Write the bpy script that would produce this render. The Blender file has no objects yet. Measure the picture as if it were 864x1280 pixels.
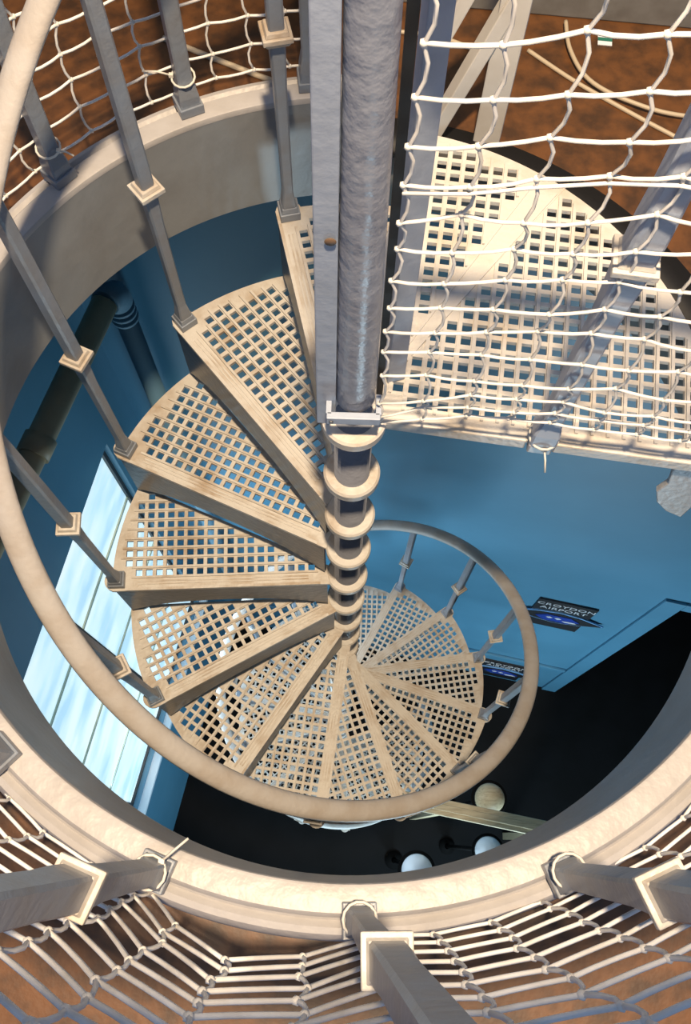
import bpy, bmesh, math, random
from mathutils import Vector, Matrix
random.seed(7)
PI = math.pi
R = math.radians
scene = bpy.context.scene
C = scene.collection

# ------------------------------------------------------------ camera
cam_d = bpy.data.cameras.new('camera')
cam = bpy.data.objects.new('camera', cam_d)
C.objects.link(cam)
cam.location = (-0.0124, -0.6359, 1.5312)
cam.rotation_euler = (0.3472, -0.0109, 0.0253)
cam_d.sensor_fit = 'HORIZONTAL'
cam_d.sensor_width = 36.0
cam_d.lens = 36.0 * 1113.1 / 864.0
cam_d.clip_start = 0.02
scene.camera = cam

# ------------------------------------------------------------ world, lamps, exposure
wd = bpy.data.worlds.new('world')
scene.world = wd
wd.use_nodes = True
bg = wd.node_tree.nodes['Background']
bg.inputs[0].default_value = (0.42, 0.62, 1.0, 1)
bg.inputs[1].default_value = 0.38

def area(name, loc, target, size, power, col, sy=None):
    l = bpy.data.lights.new(name, 'AREA')
    l.shape = 'RECTANGLE' if sy else 'DISK'
    l.size = size
    if sy: l.size_y = sy
    l.energy = power
    l.color = col
    o = bpy.data.objects.new(name, l)
    C.objects.link(o)
    o.location = loc
    o.rotation_euler = (Vector(target) - Vector(loc)).to_track_quat('-Z', 'Y').to_euler()
    return o
# warm ceiling lamp of the tower room, above the railing
area('ceiling_lamp_light', (0.07, -0.58, 3.3), (0.05, 0.0, 0.0), 0.16, 205, (1.0, 0.76, 0.50))
# daylight entering the storeys below through the left window
area('left_window_light', (-1.02, -0.05, -3.0), (0.3, 0.1, -3.6), 1.3, 34, (0.70, 0.87, 1.0), 2.2)
area('front_fill_light', (1.0, -2.25, -4.0), (1.2, 0.6, -4.3), 1.2, 110, (0.62, 0.86, 1.0), 1.4)  # added fill for the blue wall; no window stands here

scene.view_settings.view_transform = 'Standard'
scene.view_settings.look = 'None'
scene.view_settings.gamma = 1
scene.view_settings.use_curve_mapping = False
scene.view_settings.exposure = 0.0

# ------------------------------------------------------------ materials
def mat(name, col, rough=0.5, metal=0.0, col2=None, nscale=8, bump=0.0, bscale=60, lo=0.4, hi=0.7, rnd=False, stretch=None, spec=None):
    m = bpy.data.materials.new(name)
    m.use_nodes = True
    nt = m.node_tree
    b = nt.nodes['Principled BSDF']
    b.inputs['Base Color'].default_value = (*col, 1)
    b.inputs['Roughness'].default_value = rough
    b.inputs['Metallic'].default_value = metal
    if spec is not None: b.inputs['Specular IOR Level'].default_value = spec
    co = nt.nodes.new('ShaderNodeTexCoord')
    src = co.outputs['Object']
    if rnd:
        oi = nt.nodes.new('ShaderNodeObjectInfo')
        ad = nt.nodes.new('ShaderNodeVectorMath'); ad.operation = 'ADD'
        mu = nt.nodes.new('ShaderNodeMath'); mu.operation = 'MULTIPLY'; mu.inputs[1].default_value = 37.0
        nt.links.new(oi.outputs['Random'], mu.inputs[0])
        nt.links.new(src, ad.inputs[0]); nt.links.new(mu.outputs[0], ad.inputs[1])
        src = ad.outputs[0]
    if stretch:
        mp = nt.nodes.new('ShaderNodeMapping'); mp.inputs['Scale'].default_value = stretch
        nt.links.new(src, mp.inputs['Vector']); src = mp.outputs[0]
    if col2:
        n = nt.nodes.new('ShaderNodeTexNoise'); n.inputs['Scale'].default_value = nscale; n.inputs['Detail'].default_value = 6
        r = nt.nodes.new('ShaderNodeValToRGB')
        r.color_ramp.elements[0].position = lo; r.color_ramp.elements[1].position = hi
        r.color_ramp.elements[0].color = (*col, 1); r.color_ramp.elements[1].color = (*col2, 1)
        nt.links.new(src, n.inputs['Vector']); nt.links.new(n.outputs['Fac'], r.inputs[0])
        nt.links.new(r.outputs[0], b.inputs['Base Color'])
    if bump:
        n2 = nt.nodes.new('ShaderNodeTexNoise'); n2.inputs['Scale'].default_value = bscale; n2.inputs['Detail'].default_value = 3
        bp = nt.nodes.new('ShaderNodeBump'); bp.inputs['Strength'].default_value = bump; bp.inputs['Distance'].default_value = 0.01
        nt.links.new(src, n2.inputs['Vector']); nt.links.new(n2.outputs['Fac'], bp.inputs['Height'])
        nt.links.new(bp.outputs[0], b.inputs['Normal'])
    return m

M = {
 'paint': mat('grey_gloss_paint', (0.47, 0.48, 0.50), 0.38, 0, (0.40, 0.40, 0.41), 14, 0.12, 70),
 'pole': mat('lumpy_grey_paint', (0.29, 0.32, 0.39), 0.32, 0, (0.25, 0.27, 0.33), 14, 0.30, 42),
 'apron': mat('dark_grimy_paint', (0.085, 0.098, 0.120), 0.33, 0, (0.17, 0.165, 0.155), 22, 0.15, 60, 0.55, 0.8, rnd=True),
 'bal': mat('slate_baluster_paint', (0.205, 0.240, 0.295), 0.36, 0, (0.20, 0.21, 0.23), 18, 0.12, 70),
 'bluegrey': mat('lit_blue_grey', (0.38, 0.44, 0.55), 0.46, 0, (0.33, 0.38, 0.47), 16, 0.10, 60),  # paler than the slate balusters: brightness near lamp and window put into colour
 'colm': mat('slate_column_paint', (0.20, 0.215, 0.25), 0.30, 0, (0.16, 0.17, 0.2), 14, 0.3, 60),
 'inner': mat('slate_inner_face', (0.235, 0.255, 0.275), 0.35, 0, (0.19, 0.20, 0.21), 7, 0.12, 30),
 'greenbar': mat('pale_green_bar', (0.48, 0.56, 0.46), 0.5),
 'tread': mat('worn_tread_paint', (0.56, 0.54, 0.50), 0.45, 0, (0.33, 0.24, 0.15), 13, 0.2, 90, 0.46, 0.78, rnd=True),
 'landing': mat('landing_paint', (0.66, 0.63, 0.58), 0.45, 0, (0.50, 0.42, 0.32), 9, 0.2, 90, 0.5, 0.75),
 'curb': mat('curb_paint', (0.43, 0.42, 0.42), 0.42, 0, (0.36, 0.345, 0.335), 10, 0.22, 40),
 'handrail': mat('handrail_paint', (0.46, 0.44, 0.42), 0.45, 0, (0.40, 0.36, 0.32), 18, 0.12, 90),
 'rope': mat('white_cord', (0.86, 0.85, 0.82), 0.6, 0, (0.72, 0.69, 0.63), 30),
 'knot': mat('white_knot', (0.76, 0.74, 0.69), 0.7),
 'tie': mat('tie_plastic', (0.68, 0.66, 0.60), 0.5),
 'lino': mat('brown_linoleum', (0.135, 0.054, 0.016), 0.5, 0, (0.055, 0.025, 0.010), 26, 0.05, 120, 0.38, 0.66),
 'black': mat('black_rubber', (0.006, 0.006, 0.007), 0.6),
 'skirt': mat('grey_skirting', (0.20, 0.20, 0.19), 0.6, 0, (0.15, 0.145, 0.135), 20),
 'upwall': mat('upper_wall', (0.30, 0.29, 0.27), 0.7, 0, (0.26, 0.25, 0.24), 9),
 'white': mat('white_wood', (0.62, 0.60, 0.56), 0.55, 0, (0.54, 0.51, 0.46), 12),
 'blue': mat('blue_wall_paint', (0.075, 0.225, 0.345), 0.42, 0, (0.066, 0.205, 0.315), 3, 0.03, 30),
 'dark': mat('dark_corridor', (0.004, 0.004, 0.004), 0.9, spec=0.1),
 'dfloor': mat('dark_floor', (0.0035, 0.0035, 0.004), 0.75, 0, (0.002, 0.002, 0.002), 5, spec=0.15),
 'ceil': mat('lower_ceiling', (0.10, 0.17, 0.22), 0.7),
 'pipe': mat('beige_pipe', (0.55, 0.45, 0.28), 0.5, 0, (0.42, 0.34, 0.21), 9),
 'bpipe': mat('blue_pipe', (0.12, 0.24, 0.33), 0.5),
 'sign': mat('sign_black', (0.006, 0.007, 0.010), 0.5),
 'signblue': mat('sign_blue', (0.010, 0.045, 0.30), 0.4),
 'signedge': mat('sign_pale_blue', (0.16, 0.34, 0.60), 0.4),
 'signtext': mat('sign_white', (0.55, 0.57, 0.60), 0.6),
 'timber': mat('beige_timber', (0.50, 0.42, 0.27), 0.55, 0, (0.36, 0.29, 0.18), 14, stretch=(1, 8, 8)),
 'frame': mat('window_frame_dark', (0.02, 0.025, 0.03), 0.5),
 'sill': mat('pale_sill', (0.55, 0.66, 0.74), 0.5),
 'cable': mat('beige_cable', (0.50, 0.42, 0.30), 0.5),
 'lampwhite': mat('lamp_enamel', (0.8, 0.84, 0.9), 0.25),
 'green': mat('tag_green', (0.02, 0.16, 0.12), 0.5),
 'steel': mat('screw_steel', (0.25, 0.25, 0.26), 0.35, 0.8),
 'rust': mat('brown_stain', (0.16, 0.10, 0.06), 0.6),
}
def window_glass():
    m = bpy.data.materials.new('daylit_frosted_glass'); m.use_nodes = True
    nt = m.node_tree; b = nt.nodes['Principled BSDF']
    b.inputs['Base Color'].default_value = (0.35, 0.45, 0.5, 1); b.inputs['Roughness'].default_value = 0.35
    co = nt.nodes.new('ShaderNodeTexCoord'); mp = nt.nodes.new('ShaderNodeMapping')
    mp.inputs['Scale'].default_value = (0.35, 1.0, 2.6)
    n = nt.nodes.new('ShaderNodeTexNoise'); n.inputs['Scale'].default_value = 2.2; n.inputs['Detail'].default_value = 3
    r = nt.nodes.new('ShaderNodeValToRGB')
    e = r.color_ramp.elements
    e[0].position = 0.36; e[0].color = (0.38, 0.62, 0.80, 1)
    e[1].position = 0.62; e[1].color = (0.74, 0.88, 0.90, 1)
    x = e.new(0.47); x.color = (0.55, 0.78, 0.88, 1)
    nt.links.new(co.outputs['Object'], mp.inputs[0]); nt.links.new(mp.outputs[0], n.inputs['Vector'])
    nt.links.new(n.outputs['Fac'], r.inputs[0]); nt.links.new(r.outputs[0], b.inputs['Emission Color'])
    b.inputs['Emission Strength'].default_value = 0.95
    return m
M['glass'] = window_glass()
def bulb_mat():
    m = bpy.data.materials.new('lit_bulb'); m.use_nodes = True
    b = m.node_tree.nodes['Principled BSDF']
    b.inputs['Emission Color'].default_value = (0.75, 0.88, 1, 1); b.inputs['Emission Strength'].default_value = 1.6
    return m
M['bulb'] = bulb_mat()

# ------------------------------------------------------------ mesh helpers
def bm_box(bm, c, s, rot=None, taper=1.0):
    """box centred at c with full sizes s; top face scaled by taper; rot = Matrix 3x3"""
    vs = []
    for z in (-1, 1):
        k = taper if z > 0 else 1.0
        for x, y in ((-1, -1), (1, -1), (1, 1), (-1, 1)):
            v = Vector((x*s[0]/2*k, y*s[1]/2*k, z*s[2]/2))
            if rot: v = rot @ v
            vs.append(bm.verts.new(v + Vector(c)))
    for f in ((3,2,1,0), (4,5,6,7), (0,1,5,4), (1,2,6,5), (2,3,7,6), (3,0,4,7)):
        bm.faces.new([vs[i] for i in f])
    return vs
def bm_tube(bm, pts, r, seg=8, closed=False, rw=None, up=Vector((0,0,1)), caps=True):
    """sweep an ellipse (r across, rw along up) down a polyline; r may be a list"""
    pts = [Vector(p) for p in pts]; n = len(pts); rings = []
    for i, p in enumerate(pts):
        if closed: t = pts[(i+1) % n] - pts[i-1]
        else: t = pts[min(i+1, n-1)] - pts[max(i-1, 0)]
        if t.length < 1e-9: t = Vector((1,0,0))
        t.normalize()
        s = t.cross(up)
        if s.length < 1e-4: s = t.cross(Vector((1,0,0)))
        s.normalize(); u = s.cross(t)
        ra = r[i] if isinstance(r, (list, tuple)) else r
        rb = rw if rw is not None else ra
        rings.append([bm.verts.new(p + s*ra*math.cos(2*PI*k/seg) + u*rb*math.sin(2*PI*k/seg)) for k in range(seg)])
    m = n if closed else n-1
    for i in range(m):
        a, b = rings[i], rings[(i+1) % n]
        for k in range(seg):
            f = bm.faces.new((a[k], a[(k+1) % seg], b[(k+1) % seg], b[k])); f.smooth = True
    if caps and not closed:
        bm.faces.new(rings[0][::-1]); bm.faces.new(rings[-1])
def bm_lathe(bm, prof, a0=0, a1=2*PI, seg=48, closed_prof=False, centre=(0,0), smooth=True):
    full = abs(a1-a0) >= 2*PI-1e-6
    n = seg if full else seg+1
    cols = []
    for i in range(n):
        a = a0+(a1-a0)*i/seg
        cols.append([bm.verts.new((centre[0]+r*math.cos(a), centre[1]+r*math.sin(a), z)) for r, z in prof])
    m = len(prof) if closed_prof else len(prof)-1
    for i in range(seg):
        A, B = cols[i], cols[(i+1) % n]
        for k in range(m):
            k2 = (k+1) % len(prof)
            f = bm.faces.new((A[k], B[k], B[k2], A[k2])); f.smooth = smooth
    if closed_prof and not full:
        bm.faces.new(cols[0]); bm.faces.new(cols[-1][::-1])
    return cols
def bm_cyl(bm, r, z0, z1, centre=(0,0), seg=24, r1=None):
    r1 = r if r1 is None else r1
    cols = bm_lathe(bm, [(r, z0), (r1, z1)], seg=seg, centre=centre)
    bm.faces.new([c[0] for c in cols][::-1]); bm.faces.new([c[1] for c in cols])
def bm_prism(bm, pts, z0, z1):
    a = [bm.verts.new((x, y, z0)) for x, y in pts]; b = [bm.verts.new((x, y, z1)) for x, y in pts]
    n = len(pts)
    bm.faces.new(a[::-1]); bm.faces.new(b)
    for i in range(n): bm.faces.new((a[i], a[(i+1) % n], b[(i+1) % n], b[i]))
def mesh(name, bm, m, sharp=None, bevel=0):
    bmesh.ops.recalc_face_normals(bm, faces=bm.faces)
    if bevel:
        es = [e for e in bm.edges if len(e.link_faces) == 2 and e.calc_face_angle(0) > 0.5]
        bmesh.ops.bevel(bm, geom=es, offset=bevel, segments=2, profile=0.5, affect='EDGES')
    me = bpy.data.meshes.new(name); bm.to_mesh(me); bm.free()
    me.materials.append(m)
    if sharp: me.set_sharp_from_angle(angle=R(sharp))
    return me
def obj(name, bm, m, parent=None, loc=None, rotz=0, bevel=0, sharp=None):
    me = bm if isinstance(bm, bpy.types.Mesh) else mesh(name, bm, M[m], sharp=sharp, bevel=bevel)
    o = bpy.data.objects.new(name, me); C.objects.link(o)
    if parent: o.parent = parent
    if loc: o.location = loc
    if rotz: o.rotation_euler = (0, 0, rotz)
    return o
def tag(o, label, cat, group=None):
    o['label'] = label; o['category'] = cat
    if group: o['group'] = group
    return o
def thing(name, label, cat, loc=(0,0,0), rotz=0, group=None):
    o = bpy.data.objects.new(name, None); C.objects.link(o)
    o.location = loc; o.rotation_euler = (0, 0, rotz); o.empty_display_size = 0.05
    return tag(o, label, cat, group)
def struct(name, bm, m, label=None, parent=None, bevel=0, sharp=None):
    o = obj(name, bm, m, parent, bevel=bevel, sharp=sharp); o['kind'] = 'structure'
    if label: o['label'] = label
    return o
def B(): return bmesh.new()
def pc(r, a, z): return Vector((r*math.cos(a), r*math.sin(a), z))

# ------------------------------------------------------------ stair dimensions
TH0, DTH, RISE = 1.8156, 0.4632, 0.23
RB, RT, RCOL, RRING = 0.592, 0.605, 0.033, 0.053
HRAIL, HCOL = 0.93, 0.443
NT = 25                                   # treads down to the dark floor
ZF = 0.10                                 # upper floor level
ZL = -NT*RISE                             # lower floor level
ZC = 0.192                                # top of the curb
RC = 0.70

# ------------------------------------------------------------ upper floor and curb
bm = B()
n = 160; rin = []
for i in range(n):
    a = 2*PI*i/n
    d = math.degrees(a)
    rin.append(0.725 if d < 92 or d > 352 else 0.735)
top_i = [bm.verts.new(pc(rin[i], 2*PI*i/n, ZF)) for i in range(n)]
bot_i = [bm.verts.new(pc(rin[i], 2*PI*i/n, -0.10)) for i in range(n)]
top_o = [bm.verts.new(pc(4.2, 2*PI*i/n, ZF)) for i in range(n)]
bot_o = [bm.verts.new(pc(4.2, 2*PI*i/n, -0.10)) for i in range(n)]
for i in range(n):
    j = (i+1) % n
    bm.faces.new((top_i[i], top_o[i], top_o[j], top_i[j]))
    bm.faces.new((bot_i[i], bot_i[j], bot_o[j], bot_o[i]))
    bm.faces.new((top_i[i], top_i[j], bot_i[j], bot_i[i]))
    bm.faces.new((top_o[i], bot_o[i], bot_o[j], top_o[j]))
struct('floor', bm, 'lino', 'mottled brown linoleum floor around the round stair opening')

bm = B()
bm_lathe(bm, [(0.655, 0.085), (0.655, 0.104), (0.738, 0.104), (0.738, 0.085)], R(-8), R(92), 60, closed_prof=True)
struct('trim_1', bm, 'black', 'black rubber edge strip around the landing side of the opening')
bm = B()
bm_lathe(bm, [(0.690, 0.084), (0.690, -0.10), (0.724, -0.10), (0.724, 0.084)], R(-4), R(92), 60, closed_prof=True)
struct('trim_2', bm, 'skirt', 'dark grey slab edge under the landing side of the opening')

bm = B()
prof = [(RC+.006, -0.086), (RC+.006, 0.176), (RC, 0.178), (RC, 0.186), (RC+.0015, 0.190), (RC+.005, 0.1915), (0.738, 0.192), (0.742, 0.188),
        (0.7445, 0.180), (0.748, 0.177), (0.752, 0.180), (0.757, 0.184), (0.766, 0.182), (0.773, 0.172), (0.777, 0.155), (0.778, 0.099), (0.738, 0.099), (0.738, -0.086)]
bm_lathe(bm, prof, R(92), R(356), 160, closed_prof=True)
struct('trim_3', bm, 'curb', 'thick grey painted curb ring around the round stair opening', sharp=28)

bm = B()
bm_lathe(bm, [(RC+.0055, -0.086), (RC+.0005, -0.086), (RC+.0005, 0.1775), (RC+.0055, 0.1775)], R(92), R(356), 160, closed_prof=True)  # inner face coloured darker than the rest of the curb ring
struct('trim_8', bm, 'inner', 'slate grey inner face of the curb ring, darker than its top', sharp=28)

# skirting and wall of the upper room (beyond the landing)
bm = B(); ang = R(-4.8)
bm_box(bm, (0.6, 1.035, ZF+0.06), (3.2, 0.05, 0.12), Matrix.Rotation(ang, 3, 'Z'))
struct('baseboard_far', bm, 'skirt', 'dark grey skirting board at the far edge of the brown floor', bevel=0.004)
bm = B()
bm_box(bm, (0.6, 1.11, ZF+0.5), (3.4, 0.10, 1.0), Matrix.Rotation(ang, 3, 'Z'))
struct('wall_far', bm, 'upwall', 'low grey wall behind the far skirting board')

# ------------------------------------------------------------ storeys below: shaft walls
WA = R(-11)                                # direction of the back wall
wdx, wdy = Vector((math.cos(WA), math.sin(WA), 0)), Vector((-math.sin(WA), math.cos(WA), 0))
def wall_pt(s, off, z): return Vector((0, 0.85, 0)) + wdx*s + wdy*off + Vector((0, 0, z))
def wall_box(bm, s0, s1, o0, o1, z0, z1):
    c = wall_pt((s0+s1)/2, (o0+o1)/2, (z0+z1)/2)
    bm_box(bm, c, (s1-s0, abs(o1-o0), z1-z0), Matrix.Rotation(WA, 3, 'Z'))
DS0, DS1, DZ = 1.775, 2.75, -2.95
bm = B()
wall_box(bm, -1.35, DS0, 0, 0.12, ZL, -0.10)
wall_box(bm, DS0, 3.3, 0, 0.12, DZ, -0.10)
wall_box(bm, DS1, 3.3, 0, 0.12, ZL, DZ)
struct('wall_back', bm, 'blue', 'tall blue painted wall behind the spiral stair, two black signs on it')
for k, (s0, s1, z0, z1) in enumerate(((DS0-0.11, DS0, ZL, DZ+0.10), (DS0, DS1+0.11, DZ, DZ+0.10), (DS1, DS1+0.11, ZL, DZ))):
    bm = B(); wall_box(bm, s0, s1, -0.018, -0.0005, z0, z1)
    struct('trim_%d' % (4+k), bm, 'blue', 'blue painted architrave board of the dark doorway', bevel=0.004)
bm = B(); wall_box(bm, -1.2, DS0-0.115, -0.020, -0.0005, -4.965, -4.915)
struct('trim_7', bm, 'blue', 'blue moulding rail across the lower part of the blue wall', bevel=0.004)
# left wall, square to the back wall, with the window opening cut out
LA = R(-101.5)
ldx = Vector((math.cos(LA), math.sin(LA), 0)); ldy = Vector((math.sin(LA), -math.cos(LA), 0))   # ldy points outwards (-x)
LP = Vector((-1.176, -0.237, 0))
def lw(s, off, z): return LP + ldx*s + ldy*off + Vector((0, 0, z))
def lbox(bm, s0, s1, o0, o1, z0, z1):
    c = lw((s0+s1)/2, (o0+o1)/2, (z0+z1)/2)
    bm_box(bm, c, (s1-s0, abs(o1-o0), z1-z0), Matrix.Rotation(LA, 3, 'Z'))
WS0, WS1, WZ0, WZ1 = -1.06, 0.95, -4.25, -1.72
bm = B()
lbox(bm, -1.45, WS0, 0, 0.14, ZL, -0.10)
lbox(bm, WS1, 2.4, 0, 0.14, ZL, -0.10)
lbox(bm, WS0, WS1, 0, 0.14, WZ1, -0.10)
lbox(bm, WS0, WS1, 0, 0.14, ZL, WZ0)
struct('wall_left', bm, 'blue', 'blue painted wall with the tall bright window')
win = bpy.data.objects.new('window_1', None); C.objects.link(win); win['kind'] = 'structure'
win['label'] = 'tall daylit window with frosted panes in the blue wall'
mull = [WS0, -0.39, 0.28, WS1]
bm = B()
for s in mull: lbox(bm, s-0.018, s+0.018, 0.03, 0.07, WZ0, WZ1)
for z in (WZ0, WZ1): lbox(bm, WS0, WS1, 0.03, 0.07, z-0.02, z+0.02)
obj('window_frame', bm, 'frame', win)
zs = [WZ0, -3.62, -2.95, -2.3, WZ1]
for i in range(3):
    for k in range(4):
        bm = B(); lbox(bm, mull[i]+0.018, mull[i+1]-0.018, 0.045, 0.055, zs[k]+0.008, zs[k+1]-0.008)
        obj('pane', bm, 'glass', win)
for z in zs[1:-1]:
    bm = B(); lbox(bm, WS0, WS1, 0.038, 0.062, z-0.008, z+0.008)
    obj('glazing_bar', bm, 'greenbar', win)
bm = B(); lbox(bm, WS0-0.05, WS1+0.05, -0.05, 0.03, WZ0-0.06, WZ0-0.022)
obj('window_sill', bm, 'sill', win, bevel=0.004)
# right, front and corridor walls, lower floor
bm = B(); bm_box(bm, (3.1, -0.8, (ZL-0.1)/2), (0.12, 4.0, -ZL-0.1))
struct('wall_right', bm, 'dark', 'dark wall at the far side of the lower storey')
bm = B(); bm_box(bm, (0.8, -2.55, (ZL-0.1)/2), (5.2, 0.12, -ZL-0.1))
struct('wall_front', bm, 'dark', 'dark wall opposite the blue wall')
bm = B(); bm_box(bm, (2.3, 1.9, (ZL-0.1)/2), (4.6, 0.12, -ZL-0.1))  # near-black sheet standing in for the unlit space behind the doorway
struct('wall_corridor', bm, 'dark', 'wall beyond the open doorway, coloured near black for lack of light')
bm = B(); bm_box(bm, (0.8, -0.3, ZL-0.05), (5.6, 5.0, 0.10))
o = struct('floor', bm, 'dfloor', 'almost black floor at the foot of the spiral stair')

# ------------------------------------------------------------ grating maker
def grating(poly, ang, pitch, hole, keep, zt, thick, ribs=None, off=(0.0, 0.0)):
    """plate bounded by convex poly (xy), grid aligned with ang; square holes where keep(x,y) is True"""
    bm = B()
    bm.faces.new([bm.verts.new((x, y, zt)) for x, y in poly])
    ca, sa = math.cos(ang), math.sin(ang)
    loc = lambda x, y: (x*ca+y*sa, -x*sa+y*ca)
    L = [loc(x, y) for x, y in poly]
    x0, x1 = min(l[0] for l in L), max(l[0] for l in L); y0, y1 = min(l[1] for l in L), max(l[1] for l in L)
    ix = range(math.floor((x0-off[0])/pitch), math.ceil((x1-off[0])/pitch)+1)
    iy = range(math.floor((y0-off[1])/pitch), math.ceil((y1-off[1])/pitch)+1)
    for axis, rng, o in ((0, ix, off[0]), (1, iy, off[1])):
        nrm = Vector((ca, sa, 0)) if axis == 0 else Vector((-sa, ca, 0))
        for i in rng:
            for e in (-hole/2, hole/2):
                d = (i+0.5)*pitch+o+e
                bmesh.ops.bisect_plane(bm, geom=bm.verts[:]+bm.edges[:]+bm.faces[:], dist=1e-6, plane_co=nrm*d, plane_no=nrm)
    kill = []
    for f in bm.faces:
        c = f.calc_center_median(); u, v = loc(c.x, c.y)
        a = ((u-off[0])/pitch) % 1.0 - 0.5; b = ((v-off[1])/pitch) % 1.0 - 0.5
        if abs(a) < hole/2/pitch and abs(b) < hole/2/pitch:
            cu = (math.floor((u-off[0])/pitch)+0.5)*pitch+off[0]; cv = (math.floor((v-off[1])/pitch)+0.5)*pitch+off[1]
            if keep(cu*ca-cv*sa, cu*sa+cv*ca): kill.append(f)
    bmesh.ops.delete(bm, geom=kill, context='FACES')
    bmesh.ops.dissolve_limit(bm, angle_limit=0.001, verts=bm.verts[:], edges=bm.edges[:], use_dissolve_boundaries=False)
    r = bmesh.ops.extrude_face_region(bm, geom=bm.faces[:])
    for v in r['geom']:
        if isinstance(v, bmesh.types.BMVert): v.co.z -= thick
    return bm

# ------------------------------------------------------------ spiral staircase
stair = thing('spiral_staircase', 'grey painted cast iron spiral staircase with pierced treads winding down', 'staircase', (0, 0, ZL))
def zz(z): return z-ZL                     # stair children are placed relative to its foot
def sobj(name, me, loc=(0,0,0), rotz=0, parent=None):
    o = bpy.data.objects.new(name, me); C.objects.link(o); o.parent = parent or stair
    o.location = loc; o.rotation_euler = (0, 0, rotz); return o
# central column
bm = B(); bm_cyl(bm, RCOL, 0, zz(0.23), seg=28); sobj('column', mesh('column', bm, M['colm']))
bm = B()
prof = []
for i in range(9):
    t = i/8; prof.append((0.0305-0.0065*t, 0.305+0.72*t))
prof = [(0.0005, 0.29), (0.018, 0.291), (0.027, 0.296)] + prof + [(0.022, 1.6), (0.020, 2.6)]
bm_lathe(bm, [(r, zz(z)) for r, z in prof], seg=32)
po = sobj('upper_pole', mesh('upper_pole', bm, M['pole'])); po['label'] = 'lumpy grey painted pole above the column'
# tread mesh, local x radial, +y the descending (nosing) side
NF = 0.027
poly = [(0.046, NF)]
a1 = math.asin(NF/RT); aback = -DTH+0.012
for i in range(11):
    a = a1+(aback-a1)*i/10; poly.append((RT*math.cos(a), RT*math.sin(a)))
poly += [(0.046*math.cos(aback), 0.046*math.sin(aback))]
poly = poly[::-1]
def keep_t(x, y):
    r = math.hypot(x, y); a = math.atan2(y, x)
    if r > RT-0.030 or y > NF-0.040: return False
    if x > RB-0.046 and y > -0.045: return False
    return (a-aback)*r > 0.012
PIT = 0.0262
bm = grating(poly, 0, PIT, 0.0170, keep_t, 0.0, 0.009, off=(0.0, NF-0.034-10*PIT))
bm_cyl(bm, 0.027, -0.013, 0.0008, centre=(0.598, -0.0005), seg=20)
tread_me = mesh('tread', bm, M['tread'], sharp=40)
# raised ribs along the rows and on the nosing
bm = B()
for j in range(0, 11):
    y = NF-0.034-j*PIT
    xb = max(0.075, -y/math.tan(-aback)+0.02) if y < 0 else 0.075
    xo = math.sqrt(max(RT*RT-y*y, 0))-0.018
    if y > -0.05: xo = min(xo, 0.555)
    if xo-xb > 0.03: bm_box(bm, ((xb+xo)/2, y, 0.0018), (xo-xb, 0.0050, 0.0075))
for y, w in ((NF-0.024, 0.004), (NF-0.016, 0.003), (NF-0.0035, 0.007)):
    bm_box(bm, (0.32, y, 0.0008), (0.50 if y > 0.02 else 0.44, w, 0.0028))
ribs_me = mesh('raised_ribs', bm, M['tread'])
# arched apron hanging under the nosing
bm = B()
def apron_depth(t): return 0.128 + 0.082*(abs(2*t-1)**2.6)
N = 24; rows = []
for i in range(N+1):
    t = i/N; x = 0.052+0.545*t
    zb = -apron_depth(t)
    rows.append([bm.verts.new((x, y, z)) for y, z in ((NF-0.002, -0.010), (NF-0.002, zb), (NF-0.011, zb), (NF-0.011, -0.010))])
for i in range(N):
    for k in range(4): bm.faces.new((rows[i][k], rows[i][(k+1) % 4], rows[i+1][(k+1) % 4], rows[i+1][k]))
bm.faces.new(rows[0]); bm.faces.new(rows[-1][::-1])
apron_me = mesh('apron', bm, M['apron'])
bm = B()
bm_lathe(bm, [(RCOL+.0005, 0.0012), (RRING-0.004, 0.0012), (RRING, -0.003), (RRING, -0.022), (RRING-0.006, -0.026), (RCOL+.006, -0.030), (RCOL+0.005, -0.060), (RCOL+.0005, -0.060)], seg=36, closed_prof=True)
ring_me = mesh('hub_ring', bm, M['tread'], sharp=35)
# baluster
def baluster_mesh(h, hc, w0=0.0115, w1=0.0135, m='bal'):
    bm = B()
    def ring(z, w, c):
        return [bm.verts.new((x, y, z)) for x, y in ((w-c, -w), (w, -w+c), (w, w-c), (w-c, w), (-w+c, w), (-w, w-c), (-w, -w+c), (-w+c, -w))]
    st = [(0.0, w0*1.25, .003), (0.04, w0*1.25, .003), (0.075, w0*.92, .003), (hc-.10, w0, .0035), (hc-.03, w0*1.15, .0035), (hc, w0*1.15, .003), (hc+.06, w0*1.15, .0035), (hc+.12, w1, .004), (h-.1, w1*.95, .004), (h, w1*.9, .004)]
    rr = [ring(*s) for s in st]
    for a, b in zip(rr, rr[1:]):
        for k in range(8): bm.faces.new((a[k], a[(k+1) % 8], b[(k+1) % 8], b[k]))
    bm.faces.new(rr[0][::-1]); bm.faces.new(rr[-1])
    return mesh('baluster', bm, M[m])
def collar_mesh(s=1.0):
    bm = B()
    bm_box(bm, (0, 0, -0.007), (0.036*s, 0.036*s, 0.010), taper=1.3)
    bm_box(bm, (0, 0, 0.003), (0.050*s, 0.050*s, 0.010))
    bm_box(bm, (0, 0, 0.012), (0.041*s, 0.041*s, 0.008), taper=0.85)
    return mesh('collar', bm, M['tread'], bevel=0.0015)  # lighter tread material puts the light on the collar tops into colour
def foot_mesh(s=1.0):
    bm = B()
    bm_box(bm, (0, 0, 0.011), (0.042*s, 0.042*s, 0.020))
    bm_box(bm, (0, 0, 0.027), (0.036*s, 0.036*s, 0.012), taper=0.85)
    return mesh('foot', bm, M['bal'], bevel=0.0015)
bal_me, col_me, foot_me = baluster_mesh(HRAIL-0.015, HCOL), collar_mesh(), foot_mesh()
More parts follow.
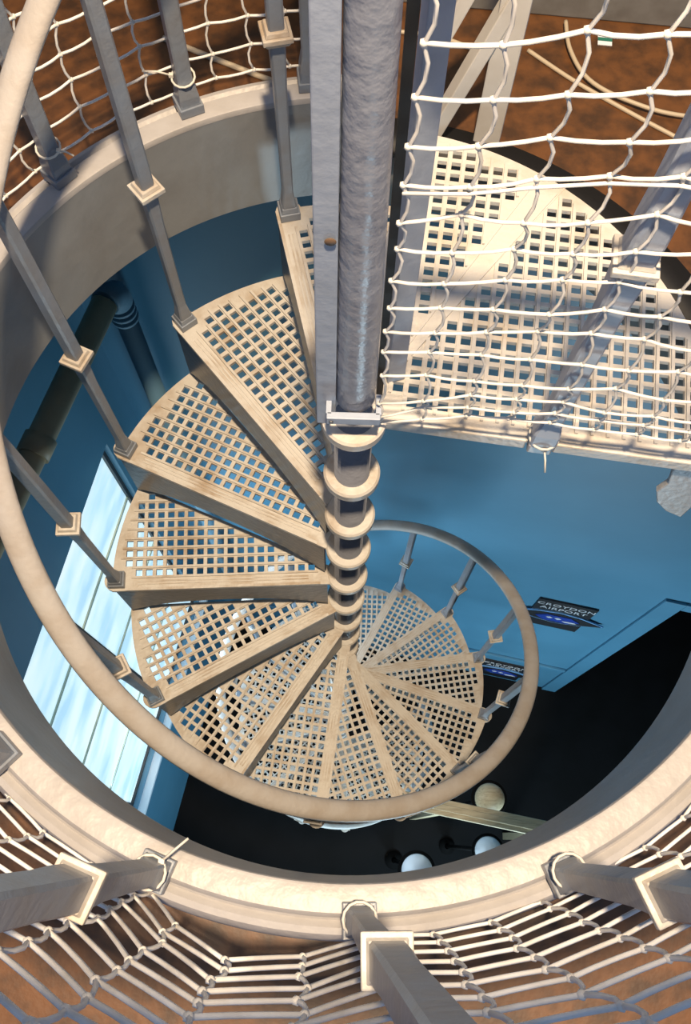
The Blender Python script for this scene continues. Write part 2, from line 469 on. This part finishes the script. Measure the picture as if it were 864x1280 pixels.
for k in range(NT):
    a = TH0+k*DTH; z = zz(-k*RISE)
    t = sobj('tread', tread_me, (0, 0, z), a)
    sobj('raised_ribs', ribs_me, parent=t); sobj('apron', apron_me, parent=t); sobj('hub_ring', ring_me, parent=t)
    p = pc(RB, a, z)
    b = sobj('baluster', bal_me, p, a)
    sobj('collar', col_me, (0, 0, HCOL), parent=b); sobj('foot', foot_me, (0, 0, 0), parent=b)
# helical handrail
bm = B(); pts = []
for i in range(0, 26*12):
    k = -1.05+i/12.0
    if k > NT-0.8: break
    pts.append(pc(RB-0.004, TH0+k*DTH, zz(-k*RISE+HRAIL)))
bm_tube(bm, pts, 0.0235, 14, rw=0.0145)
hr = sobj('handrail', mesh('handrail', bm, M['handrail'])); hr['label'] = 'smooth beige-grey helical handrail'

# ------------------------------------------------------------ landing at the head of the stair
land = thing('landing_platform', 'pale pierced cast iron landing at the head of the spiral stair', 'platform', (0, 0, 0.23))
GA = R(-6.5); RL = 0.592
def sector(a0, a1, ri, off_front=None, steps=18):
    pts = [pc(ri, a0, 0).to_2d()] + [pc(RL, a0+(a1-a0)*i/steps, 0).to_2d() for i in range(steps+1)] + [pc(ri, a1, 0).to_2d()]
    return [(p.x, p.y) for p in pts]
A0, A1, A2, A3 = R(-7.0), R(51.5), R(57.0), R(82.0)
def keep_a(x, y):
    r = math.hypot(x, y); a = math.atan2(y, x)
    return 0.075 < r < RL-0.022 and (a-A0)*r > 0.034 and (A1-a)*r > 0.008
bm = grating(sector(A0, A1, 0.05), GA, 0.0255, 0.0168, keep_a, 0, 0.009)
o = obj('landing_plate', bm, 'landing', land)
bm = B()
for j in range(1, 24):
    u = 0.0255*j                             # rib position along the front edge direction
    best = []
    for q in range(0, 64):
        v = 0.01*q
        x = u*math.cos(GA)-v*math.sin(GA); y = u*math.sin(GA)+v*math.cos(GA)
        r = math.hypot(x, y); a = math.atan2(y, x)
        if 0.07 < r < RL-0.012 and (a-A0)*r > 0.018 and (A1-a)*r > 0.0: best.append(v)
    if len(best) > 3:
        v0, v1 = best[0], best[-1]; vm = (v0+v1)/2
        bm_box(bm, (u*math.cos(GA)-vm*math.sin(GA), u*math.sin(GA)+vm*math.cos(GA), 0.0015), (0.0054, v1-v0, 0.0075), Matrix.Rotation(GA, 3, 'Z'))
obj('raised_ribs', bm, 'landing', o)
def keep_b(x, y):
    r = math.hypot(x, y); a = math.atan2(y, x)
    return 0.075 < r < RL-0.022 and (a-A2)*r > 0.008 and (A3-a)*r > 0.02
bm = grating(sector(A2, A3, 0.05), GA, 0.0255, 0.0168, keep_b, 0, 0.009)
o = obj('landing_plate', bm, 'landing', land)
bm = B()
for j in range(-4, 16):
    u = 0.0255*j; best = []
    for q in range(0, 64):
        v = 0.01*q
        x = u*math.cos(GA)-v*math.sin(GA); y = u*math.sin(GA)+v*math.cos(GA)
        r = math.hypot(x, y); a = math.atan2(y, x)
        if 0.07 < r < RL-0.012 and (a-A2)*r > 0.0 and (A3-a)*r > 0.012: best.append(v)
    if len(best) > 3:
        v0, v1 = best[0], best[-1]; vm = (v0+v1)/2
        bm_box(bm, (u*math.cos(GA)-vm*math.sin(GA), u*math.sin(GA)+vm*math.cos(GA), 0.0015), (0.0054, v1-v0, 0.0075), Matrix.Rotation(GA, 3, 'Z'))
obj('raised_ribs', bm, 'landing', o)
# solid radial joint strip and front lip
bm = B()
bm_prism(bm, [(x, y) for x, y in sector(A1, A2, 0.05, steps=4)], -0.016, 0.0015)
ca, sa = math.cos((A1+A2)/2), math.sin((A1+A2)/2)
for s in (-1, 1):
    bm_box(bm, (0.33*ca-s*0.014*sa*1.0, 0.33*sa+s*0.014*ca, 0.002), (0.48, 0.004, 0.005), Matrix.Rotation((A1+A2)/2+s*0.035, 3, 'Z'))
obj('joint_strip', bm, 'landing', land)
fx, fy = math.cos(A0), math.sin(A0)
def fr(u, v): return (u*fx-v*fy, u*fy+v*fx)
for u0, u1 in ((0.045, 0.280), (0.325, 0.605)):
    bm = B(); c = fr((u0+u1)/2, 0.002)
    bm_box(bm, (c[0], c[1], -0.012), (u1-u0, 0.010, 0.030), Matrix.Rotation(A0, 3, 'Z'))
    obj('front_lip', bm, 'landing', land, bevel=0.003)
bm = B()
bm_lathe(bm, [(RCOL+.0005, 0.0012), (RRING-0.004, 0.0012), (RRING, -0.003), (RRING, -0.022), (RCOL+.006, -0.030), (RCOL+.0005, -0.060)], seg=36, closed_prof=True)
obj('hub_ring', bm, 'landing', land, sharp=35)
bm = B()
bm_prism(bm, [fr(0.283, -0.012), fr(0.322, -0.012), fr(0.322, 0.03), fr(0.283, 0.03)], -0.020, 0.006)
obj('baluster_socket', bm, 'paint', land, bevel=0.003)
# gusset carrying the landing from the slab edge
bm = B()
c = [fr(0.565, -0.01), fr(0.70, -0.035)]
g = [(0.0, -0.010), (0.002, -0.05), (0.012, -0.10), (0.006, -0.14), (0.022, -0.185), (0.05, -0.22), (0.085, -0.24), (0.085, -0.010)]
va = []; vb = []
for u, z in g:
    x, y = fr(0.528+u, 0.004); va.append(bm.verts.new((x, y, z)))
    x, y = fr(0.528+u, 0.016); vb.append(bm.verts.new((x, y, z)))
bm.faces.new(va); bm.faces.new(vb[::-1])
for i in range(len(g)): bm.faces.new((va[i], vb[i], vb[(i+1) % len(g)], va[(i+1) % len(g)]))
obj('gusset', bm, 'paint', land, bevel=0.002)

# guard rail of the landing edge
lg = thing('landing_guard_rail', 'single blue-grey baluster and rail along the landing edge', 'railing', (0.303, -0.028, 0.23))
lb_me = baluster_mesh(0.92, 0.47, 0.0165, 0.0175, 'bluegrey')
b = obj('baluster', lb_me, None, lg, (0, 0, 0), A0)
o = obj('collar', collar_mesh(1.05), None, b, (0, 0, 0.47)); o['label'] = 'square moulded collar, coloured pale as if lit from above'
bm = B(); bm_tube(bm, [(-0.26, 0.03, 0.93), (0.0, 0.0, 0.93), (0.40, -0.047, 0.93)], 0.024, 12, rw=0.015)
obj('handrail', bm, 'handrail', lg)

# two flat posts and the clamp bar beside the pole
pf = thing('newel_post_frame', 'pair of flat blue-grey posts clamped either side of the lumpy pole', 'post', (0, 0, 0.23))
def post(x0, y0, x1, y1, w0, w1, d0, d1, z0, z1, rz=0):
    bm = B(); vs = []
    rm = Matrix.Rotation(rz, 3, 'Z')
    for x, y, w, d, z in ((x0, y0, w0, d0, z0), (x1, y1, w1, d1, z1)):
        vs.append([bm.verts.new(rm @ Vector((sx*w/2, sy*d/2, 0)) + Vector((x, y, z))) for sx, sy in ((-1,-1), (1,-1), (1,1), (-1,1))])
    bm.faces.new(vs[0][::-1]); bm.faces.new(vs[1])
    for k in range(4): bm.faces.new((vs[0][k], vs[0][(k+1) % 4], vs[1][(k+1) % 4], vs[1][k]))
    return bm
o = obj('flat_post', post(-0.045, -0.004, -0.0385, -0.004, 0.030, 0.027, 0.020, 0.018, 0.0, 0.80), 'bluegrey', pf, bevel=0.002)
bm = B(); bm_lathe(bm, [(0.0001, 0.0), (0.006, 0.0), (0.007, -0.001)], seg=14)
s = obj('brown_stain', bm, 'rust', o, (-0.036, -0.0165, 0.47)); s.rotation_euler = (R(90), 0, 0)
obj('flat_post', post(0.064, 0.075, 0.060, 0.085, 0.030, 0.026, 0.022, 0.020, 0.002, 1.0, R(18)), 'bluegrey', pf, bevel=0.002)
obj('black_strip', post(0.040, 0.045, 0.034, 0.040, 0.010, 0.012, 0.012, 0.012, 0.002, 1.0), 'black', pf)  # narrow black bar between the pole and the right post
bm = B(); bm_box(bm, (-0.002, -0.038, 0.070), (0.082, 0.012, 0.020))
cl = obj('clamp_bar', bm, 'bluegrey', pf, bevel=0.0015)
bm = B(); bm_cyl(bm, 0.0035, 0, 0.002, seg=12)
s = obj('screw', bm, 'steel', cl, (-0.036, -0.0445, 0.070)); s.rotation_euler = (R(90), 0, 0)
bm = B()
for x in (-0.040, 0.036): bm_box(bm, (x, -0.018, 0.070), (0.008, 0.034, 0.020))
obj('clamp_arm', bm, 'bluegrey', cl)

# ------------------------------------------------------------ railing on the curb
rail = thing('curb_railing', 'grey baluster railing standing on the curb around the opening', 'railing', (0, 0, ZC))
cb_me = baluster_mesh(1.09, 0.415, 0.0155, 0.0165); cc_me = collar_mesh(1.0); cf_me = foot_mesh(1.12)
angs = [(97.9, 0.735, 0, 0), (116.5, 0.737, 0, 0), (138.4, 0.739, 0, 0), (160, .738, 0, 0), (182, .738, 0, 0), (204, .738, 0, 0), (227.1, 0.736, 0, 0),
        (249.3, 0.738, 0, 0), (271.8, 0.746, 0.02, 0.0), (294.3, 0.747, 0, 0), (317, 0.738, 0, 0), (339, 0.738, 0, 0)]
for d, r, tx, ty in angs:
    a = R(d)
    b = obj('baluster', cb_me, None, rail, pc(r, a, 0.0), a)
    if tx: b.rotation_euler = (0, 0, a); b.rotation_euler.rotate_axis('X', -0.038)
    obj('collar', cc_me, None, b, (0, 0, 0.415)); obj('foot', cf_me, None, b)
bm = B()
bm_tube(bm, [pc(0.744, R(d), 1.10) for d in range(97, 354, 4)], 0.020, 12, rw=0.015)
obj('handrail', bm, 'handrail', rail)

# ------------------------------------------------------------ rope nets
def net(name, label, P, rows, cols, rad, bow, origin, skip=None, tails=None, cordseg=3):
    """P(i, j) gives the knot of row i and column j; cords bow a little between knots"""
    t = thing(name, label, 'net', origin, group=None)
    og = Vector(origin)
    bm = B()
    rng = random.Random(len(name)+rows*7)
    K = [[P(i, j)-og for j in range(cols)] for i in range(rows)]
    def bowed(a, b, off):
        return [a.lerp(b, q/cordseg) + off*math.sin(PI*q/cordseg) for q in range(cordseg+1)]
    for i in range(rows):
        pts = []
        for j in range(cols-1):
            seg = bowed(K[i][j], K[i][j+1], Vector((0, 0, -bow*(.2+.5*rng.random()))))
            pts += seg if j == 0 else seg[1:]
        bm_tube(bm, pts, rad, 5)
    obj('weft_cords', bm, 'rope', t)
    bm = B()
    for j in range(cols):
        pts = []
        for i in range(rows-1):
            d = (K[i][min(j+1, cols-1)]-K[i][max(j-1, 0)]).normalized()
            seg = bowed(K[i][j], K[i+1][j], d*bow*(.8+.5*rng.random()))
            pts += seg if i == 0 else seg[1:]
        bm_tube(bm, pts, rad*0.92, 5, up=Vector((0.3, 1, 0)))
    obj('warp_cords', bm, 'rope', t)
    bm = B()
    for i in range(rows):
        for j in range(cols):
            c = K[i][j]
            bmesh.ops.create_icosphere(bm, subdivisions=1, radius=rad*1.75, matrix=Matrix.Translation(c) @ Matrix.Diagonal((1.1, 1, 1.2, 1)))
    for f in bm.faces: f.smooth = True
    o = obj('knots', bm, 'knot', t); o['kind'] = 'stuff'
    return t
rn = random.Random(3)
J = [[(rn.uniform(-1, 1), rn.uniform(-1, 1)) for _ in range(80)] for _ in range(40)]
# net over the landing edge
nrow = 16
def P1(i, j):
    x = 0.038+0.0635*j
    z = 1.085-0.0560*i
    z += 0.19*min(x-0.03, 0.28)*min(1, (16-i)/6.0)
    if i >= 13: z = 0.30+(15-i)*0.035+0.12*min(x-.04, .2)-(0.05 if j == 0 else 0.02 if j == 1 else 0)
    x += 0.003*J[i][j][0]+(0.012*math.sin(i*0.5))*0.3
    y = -0.0105-0.114*(x-0.05)+0.004*J[i][j][1]-0.013
    return Vector((x, y, z+0.003*J[i][j][1]))
net('rope_net', 'white knotted rope net hung along the landing edge from the pole', P1, nrow, 11, 0.0023, 0.007, (0.038, -0.02, 0.24))
bm = B(); og = Vector((0.038, -0.02, 0.24))
bm_tube(bm, [P1(5, j)-og+Vector((0, -0.002, -0.0075 if j % 2 else -0.010)) for j in range(11)], 0.0022, 6)
obj('doubled_cord', bm, 'rope', bpy.data.objects['rope_net'])
# net on the far side of the curb
def P2(i, j):
    d = R(96+5.0*j+0.5*J[i+4][j+9][0]); z = 0.215+0.0575*i+0.004*J[i+8][j][1]
    return pc(0.762+0.006*math.sin(i*.8), d, z)
net('rope_net', 'taut white knotted rope net outside the curb behind the top treads', P2, 15, 16, 0.0026, 0.006, (-0.4, 0.64, 0.2))
# net on the near side of the curb, slack and bunched at the bottom
def P3(i, j):
    d = 225+6.0*j; dd = d+0.5*J[i+2][j+3][0]
    def bump(c, w, h): return h*max(0.0, math.cos((d-c)/w*PI/2)) if abs(d-c) < w else 0.0
    zb = 0.155 + bump(261.5, 10.5, 0.36) + bump(238, 9.5, 0.05) + bump(283, 10, 0.06) + bump(306, 9.5, 0.05)
    n = 14
    z = zb+(1.18-zb)*(i/n)
    r = 0.770+0.012*math.sin(PI*min(1, i/n))
    return pc(r, R(dd), z+0.004*J[i][j][1])
net('rope_net', 'slack white knotted rope net sagging outside the curb by the leaning baluster', P3, 15, 17, 0.0028, 0.007, (0.0, -0.78, 0.12))
# ties at the balusters
def tie(x, y, z, r, tail, group, label):
    bm = B()
    bm_tube(bm, [(r*math.cos(2*PI*k/14), r*math.sin(2*PI*k/14), 0.004*math.sin(2*PI*k/14)) for k in range(14)], 0.0022, 6, closed=True)
    d = Vector(tail)
    bm_tube(bm, [d.normalized()*r, d.normalized()*r+d*0.5+Vector((0, 0, 0.004)), d.normalized()*r+d], 0.0018, 6)
    bm_box(bm, d.normalized()*r, (0.008, 0.007, 0.006))
    tag(obj('cable_tie', bm, 'tie', None, (x, y, z)), label, 'cable tie', group)
for d, r, tx, lab in ((249.3, .738, (0.035, 0.03, 0.01), 'pale cable tie with long tail reaching over the curb toward the opening'),
                      (271.8, .742, (0.01, -0.01, 0.03), 'pale cable tie hugging the leaning baluster foot'),
                      (294.3, .740, (-0.004, -0.008, 0.03), 'short pale cable tie on the curb baluster next to the leaning one')):
    q = pc(r, R(d), ZC+0.05); tie(q.x, q.y, q.z, 0.0225, tx, None, lab)
for d, r, tx, lab in ((116.5, .737, (-0.05, -0.005, 0.012), 'pale cable tie with long sideways tail on a curb baluster behind the treads'),
                      (138.4, .739, (0.028, -0.010, 0.0), 'stubby pale cable tie on the curb baluster beside the beige handrail top')):
    q = pc(r, R(d), ZC+0.075); tie(q.x, q.y, q.z, 0.0215, tx, None, lab)
tie(0.303, -0.030, 0.243, 0.024, (0.004, -0.03, -0.022), None, 'pale cable tie hanging at the landing baluster foot')

# ------------------------------------------------------------ things on the upper floor
st = thing('timber_stand', 'white painted timber stand with diagonal braces beside the landing', 'stand', (0.256, 0.685, ZF))
bm = B(); bm_box(bm, (0, 0.01, 0.5), (0.052, 0.040, 1.0), Matrix.Rotation(R(-14), 3, 'Z')); obj('upright', bm, 'white', st, bevel=0.002)
def brace(a, b, w, d):
    a, b = Vector(a), Vector(b); t = (b-a); L = t.length
    q = t.to_track_quat('Z', 'Y').to_matrix()
    bm = B(); bm_box(bm, (a+b)/2, (w, d, L), q); return bm
obj('brace', brace((-0.118, 0.0, 0.004), (-0.005, 0.008, 0.33), 0.034, 0.026), 'white', st, bevel=0.002)
obj('brace', brace((-0.128, 0.02, 0.20), (-0.035, 0.02, 0.46), 0.034, 0.026), 'white', st, bevel=0.002)
def cable(pts, r, label, name='cable'):
    bm = B(); P = [Vector(p) for p in pts]; out = []
    for i in range(len(P)-1):
        p0, p1, p2, p3 = P[max(i-1, 0)], P[i], P[i+1], P[min(i+2, len(P)-1)]
        for q in range(8):
            t = q/8
            out.append(0.5*((2*p1)+(p2-p0)*t+(2*p0-5*p1+4*p2-p3)*t*t+(3*p1-p0-3*p2+p3)*t**3))
    out.append(P[-1]); bm_tube(bm, out, r, 8)
    return tag(obj(name, bm, 'cable'), label, 'cable')
zc = ZF+0.004
cable([(0.348, 0.925, zc), (0.44, 0.845, zc), (0.55, 0.765, zc), (0.628, 0.712, zc), (0.75, 0.63, zc)], 0.0045, 'beige cable running straight across the brown floor')
cable([(0.43, 1.0, zc+.008), (0.435, 0.92, zc+.008), (0.47, 0.84, zc+.008), (0.55, 0.785, zc+.009), (0.66, 0.755, zc+.006), (0.85, 0.76, zc)], 0.0045, 'beige cable curving over the straight one on brown floor')
cable([(0.02, 0.97, zc), (0.16, 0.955, zc), (0.27, 0.90, zc), (0.31, 0.86, zc)], 0.0045, 'beige cable lying behind the white timber stand')
cable([(-0.05, 0.80, zc), (-0.16, 0.815, zc), (-0.27, 0.86, zc), (-0.42, 0.93, zc)], 0.006, 'beige cable lying outside the far rope net')
t = thing('paper_tag', 'small green and white paper tag on the brown floor', 'tag', (0.513, 0.960, ZF+0.001), R(-5))
bm = B(); bm_box(bm, (0, 0, 0.001), (0.030, 0.026, 0.002)); obj('card', bm, 'lampwhite', t)
bm = B(); bm_box(bm, (0, 0.002, 0.0026), (0.030, 0.009, 0.001)); obj('printed_band', bm, 'green', t)

# ------------------------------------------------------------ things in the storey below
pp = thing('wall_pipe', 'beige pipe under the ceiling turning down the blue wall at an elbow', 'pipe', (-0.70, 0.86, -0.9))
og = Vector((-0.70, 0.86, -0.9))
e0 = Vector((-1.16, -0.55, -0.80)); e1 = Vector((-0.755, 0.86, -0.80))
dv = (e1-e0).normalized()
bm = B(); bm_tube(bm, [e0-og, e1-og], 0.040, 20); run = obj('horizontal_run', bm, 'pipe', pp)
for t_ in (0.66,):
    q = e0.lerp(e1, t_)-og; bm = B(); bm_tube(bm, [q-dv*0.03, q+dv*0.03], 0.048, 20); obj('coupling', bm, 'pipe', run)
bm = B(); bm_tube(bm, [e1-og, e1+dv*0.03+Vector((0, 0, -0.008))-og, e1+dv*0.055+Vector((0, 0, -0.035))-og, e1+dv*0.062+Vector((0, 0, -0.08))-og], 0.045, 20); obj('elbow', bm, 'bpipe', pp)
x = e1+dv*0.062
bm = B(); bm_tube(bm, [x+Vector((0, 0, -0.08))-og, Vector((x.x, x.y, ZL+0.002))-og], 0.036, 20); dp = obj('down_pipe', bm, 'bpipe', pp)
for z in (-0.10, -0.13, -0.16):
    bm = B(); bm_tube(bm, [x+Vector((0, 0, z))-og, x+Vector((0, 0, z-0.012))-og], 0.045, 20); obj('socket_ring', bm, 'bpipe', dp)

# signs
def flat_prism(bm, pts, s0, z0, off0, off1, org):
    va = [bm.verts.new(wall_pt(s0+u, off0, z0+v)-org) for u, v in pts]; vb = [bm.verts.new(wall_pt(s0+u, off1, z0+v)-org) for u, v in pts]
    bm.faces.new(va); bm.faces.new(vb[::-1]); n = len(pts)
    for i in range(n): bm.faces.new((va[i], vb[i], vb[(i+1) % n], va[(i+1) % n]))
def sign(s, z, label, dark_top):
    org = wall_pt(s, 0, z)
    t = thing('wall_sign', label, 'sign', org)
    bm = B(); flat_prism(bm, [(-0.165, -0.27), (0.165, -0.27), (0.165, 0.27), (-0.165, 0.27)], s, z, -0.001, -0.012, org)
    obj('backing_board', bm, 'sign', t)
    bm = B(); flat_prism(bm, [(-0.27, -0.015), (-0.13, 0.07), (0.0, 0.10), (0.13, 0.07), (0.27, -0.015), (0.13, -0.10), (0.0, -0.135), (-0.13, -0.10)], s, z, -0.012, -0.020, org)
    obj('emblem_outline', bm, 'signedge', t)
    bm = B(); flat_prism(bm, [(-0.255, -0.015), (-0.125, 0.055), (0.0, 0.085), (0.125, 0.055), (0.255, -0.015), (0.125, -0.085), (0.0, -0.12), (-0.125, -0.085)], s, z, -0.020, -0.023, org)
    obj('emblem_plate', bm, 'sign', t)
    bm = B(); flat_prism(bm, [(-0.13, -0.015), (-0.07, 0.045), (0.07, 0.045), (0.13, -0.015), (0.07, -0.075), (-0.07, -0.075)], s, z, -0.023, -0.028, org)
    obj('emblem', bm, 'signblue', t)
    bm = B(); flat_prism(bm, [(0.03, -0.03), (0.10, -0.02), (0.12, -0.04), (0.05, -0.05)], s, z, -0.028, -0.030, org)
    flat_prism(bm, [(-0.07, 0.0), (-0.05, 0.02), (-0.03, 0.0), (-0.05, -0.02)], s, z, -0.028, -0.030, org)
    flat_prism(bm, [(-0.02, 0.0), (0.0, 0.02), (0.02, 0.0), (0.0, -0.02)], s, z, -0.028, -0.030, org)
    obj('emblem_mark', bm, 'signtext', t)
    for word, zo in (('CROYDON', 0.185), ('AIRPORT', 0.115)):
        cu = bpy.data.curves.new('lettering', 'FONT'); cu.body = word; cu.size = 0.062; cu.align_x = 'CENTER'; cu.extrude = 0.001; cu.space_character = 1.08
        tmp = bpy.data.objects.new('tmp', cu); C.objects.link(tmp)
        dg = bpy.context.evaluated_depsgraph_get()
        me = bpy.data.meshes.new_from_object(tmp.evaluated_get(dg)); bpy.data.objects.remove(tmp)
        me.materials.clear(); me.materials.append(M['signtext'])
        o = bpy.data.objects.new('lettering', me); C.objects.link(o); o.parent = t
        o.location = wall_pt(s, -0.0135, z+zo)-org; o.rotation_euler = (R(90), 0, WA)
sign(1.28, -3.55, 'black wall sign with blue winged emblem, higher of the two', True)
sign(1.27, -5.40, 'black wall sign with blue emblem under the blue moulding rail', False)

# timber rail across the dark room and lamps
tr = thing('timber_barrier', 'beige timber barrier rail crossing the dark storey below', 'barrier', (0.75, -0.52, ZL))
tz = -3.5-ZL
bm = B(); bm_box(bm, (0.10, -0.018, tz), (1.05, 0.085, 0.05), Matrix.Rotation(R(-10), 3, 'Z'))
bm_box(bm, (0.10, -0.018, tz+0.027), (1.05, 0.035, 0.012), Matrix.Rotation(R(-10), 3, 'Z'))
obj('top_rail', bm, 'timber', tr, bevel=0.004)
for u in (-0.17, 0.56):
    bm = B(); bm_box(bm, (u*math.cos(R(-10)), u*math.sin(R(-10)), (tz-0.02)/2), (0.05, 0.05, tz-0.025)); obj('leg', bm, 'timber', tr)
def lamp(px, py, zt, r, label, cap):
    t = thing('floor_lamp', label, 'lamp', (px, py, ZL)); h = zt-ZL
    bm = B(); bm_lathe(bm, [(0.0, 0.0), (r*0.8, 0.0), (r*0.8, 0.015), (0.02, 0.04)], seg=28); obj('base', bm, 'dark', t)
    bm = B(); bm_cyl(bm, 0.014, 0.03, h-r*.9, seg=12); obj('pole', bm, 'dark', t)
    bm = B(); bm_lathe(bm, [(r*math.cos(a), h-r+r*math.sin(a)) for a in [R(q) for q in range(-20, 91, 10)]], seg=32); obj('shade', bm, cap, t)
    bm = B(); bm_lathe(bm, [(r*1.05, h-r*1.34), (r*1.22, h-r*1.34), (r*1.22, h-r*1.26), (r*1.05, h-r*1.26)], seg=32, closed_prof=True); obj('rim', bm, 'dark', t)
lamp(0.87, -0.42, -3.75, 0.085, 'round beige lamp beside the timber barrier rail', 'timber')
lamp(0.44, -0.81, -3.62, 0.085, 'round white lamp standing in the dark storey below', 'lampwhite')
lamp(0.845, -0.70, -3.70, 0.075, 'small white lamp half hidden behind the near curb', 'lampwhite')
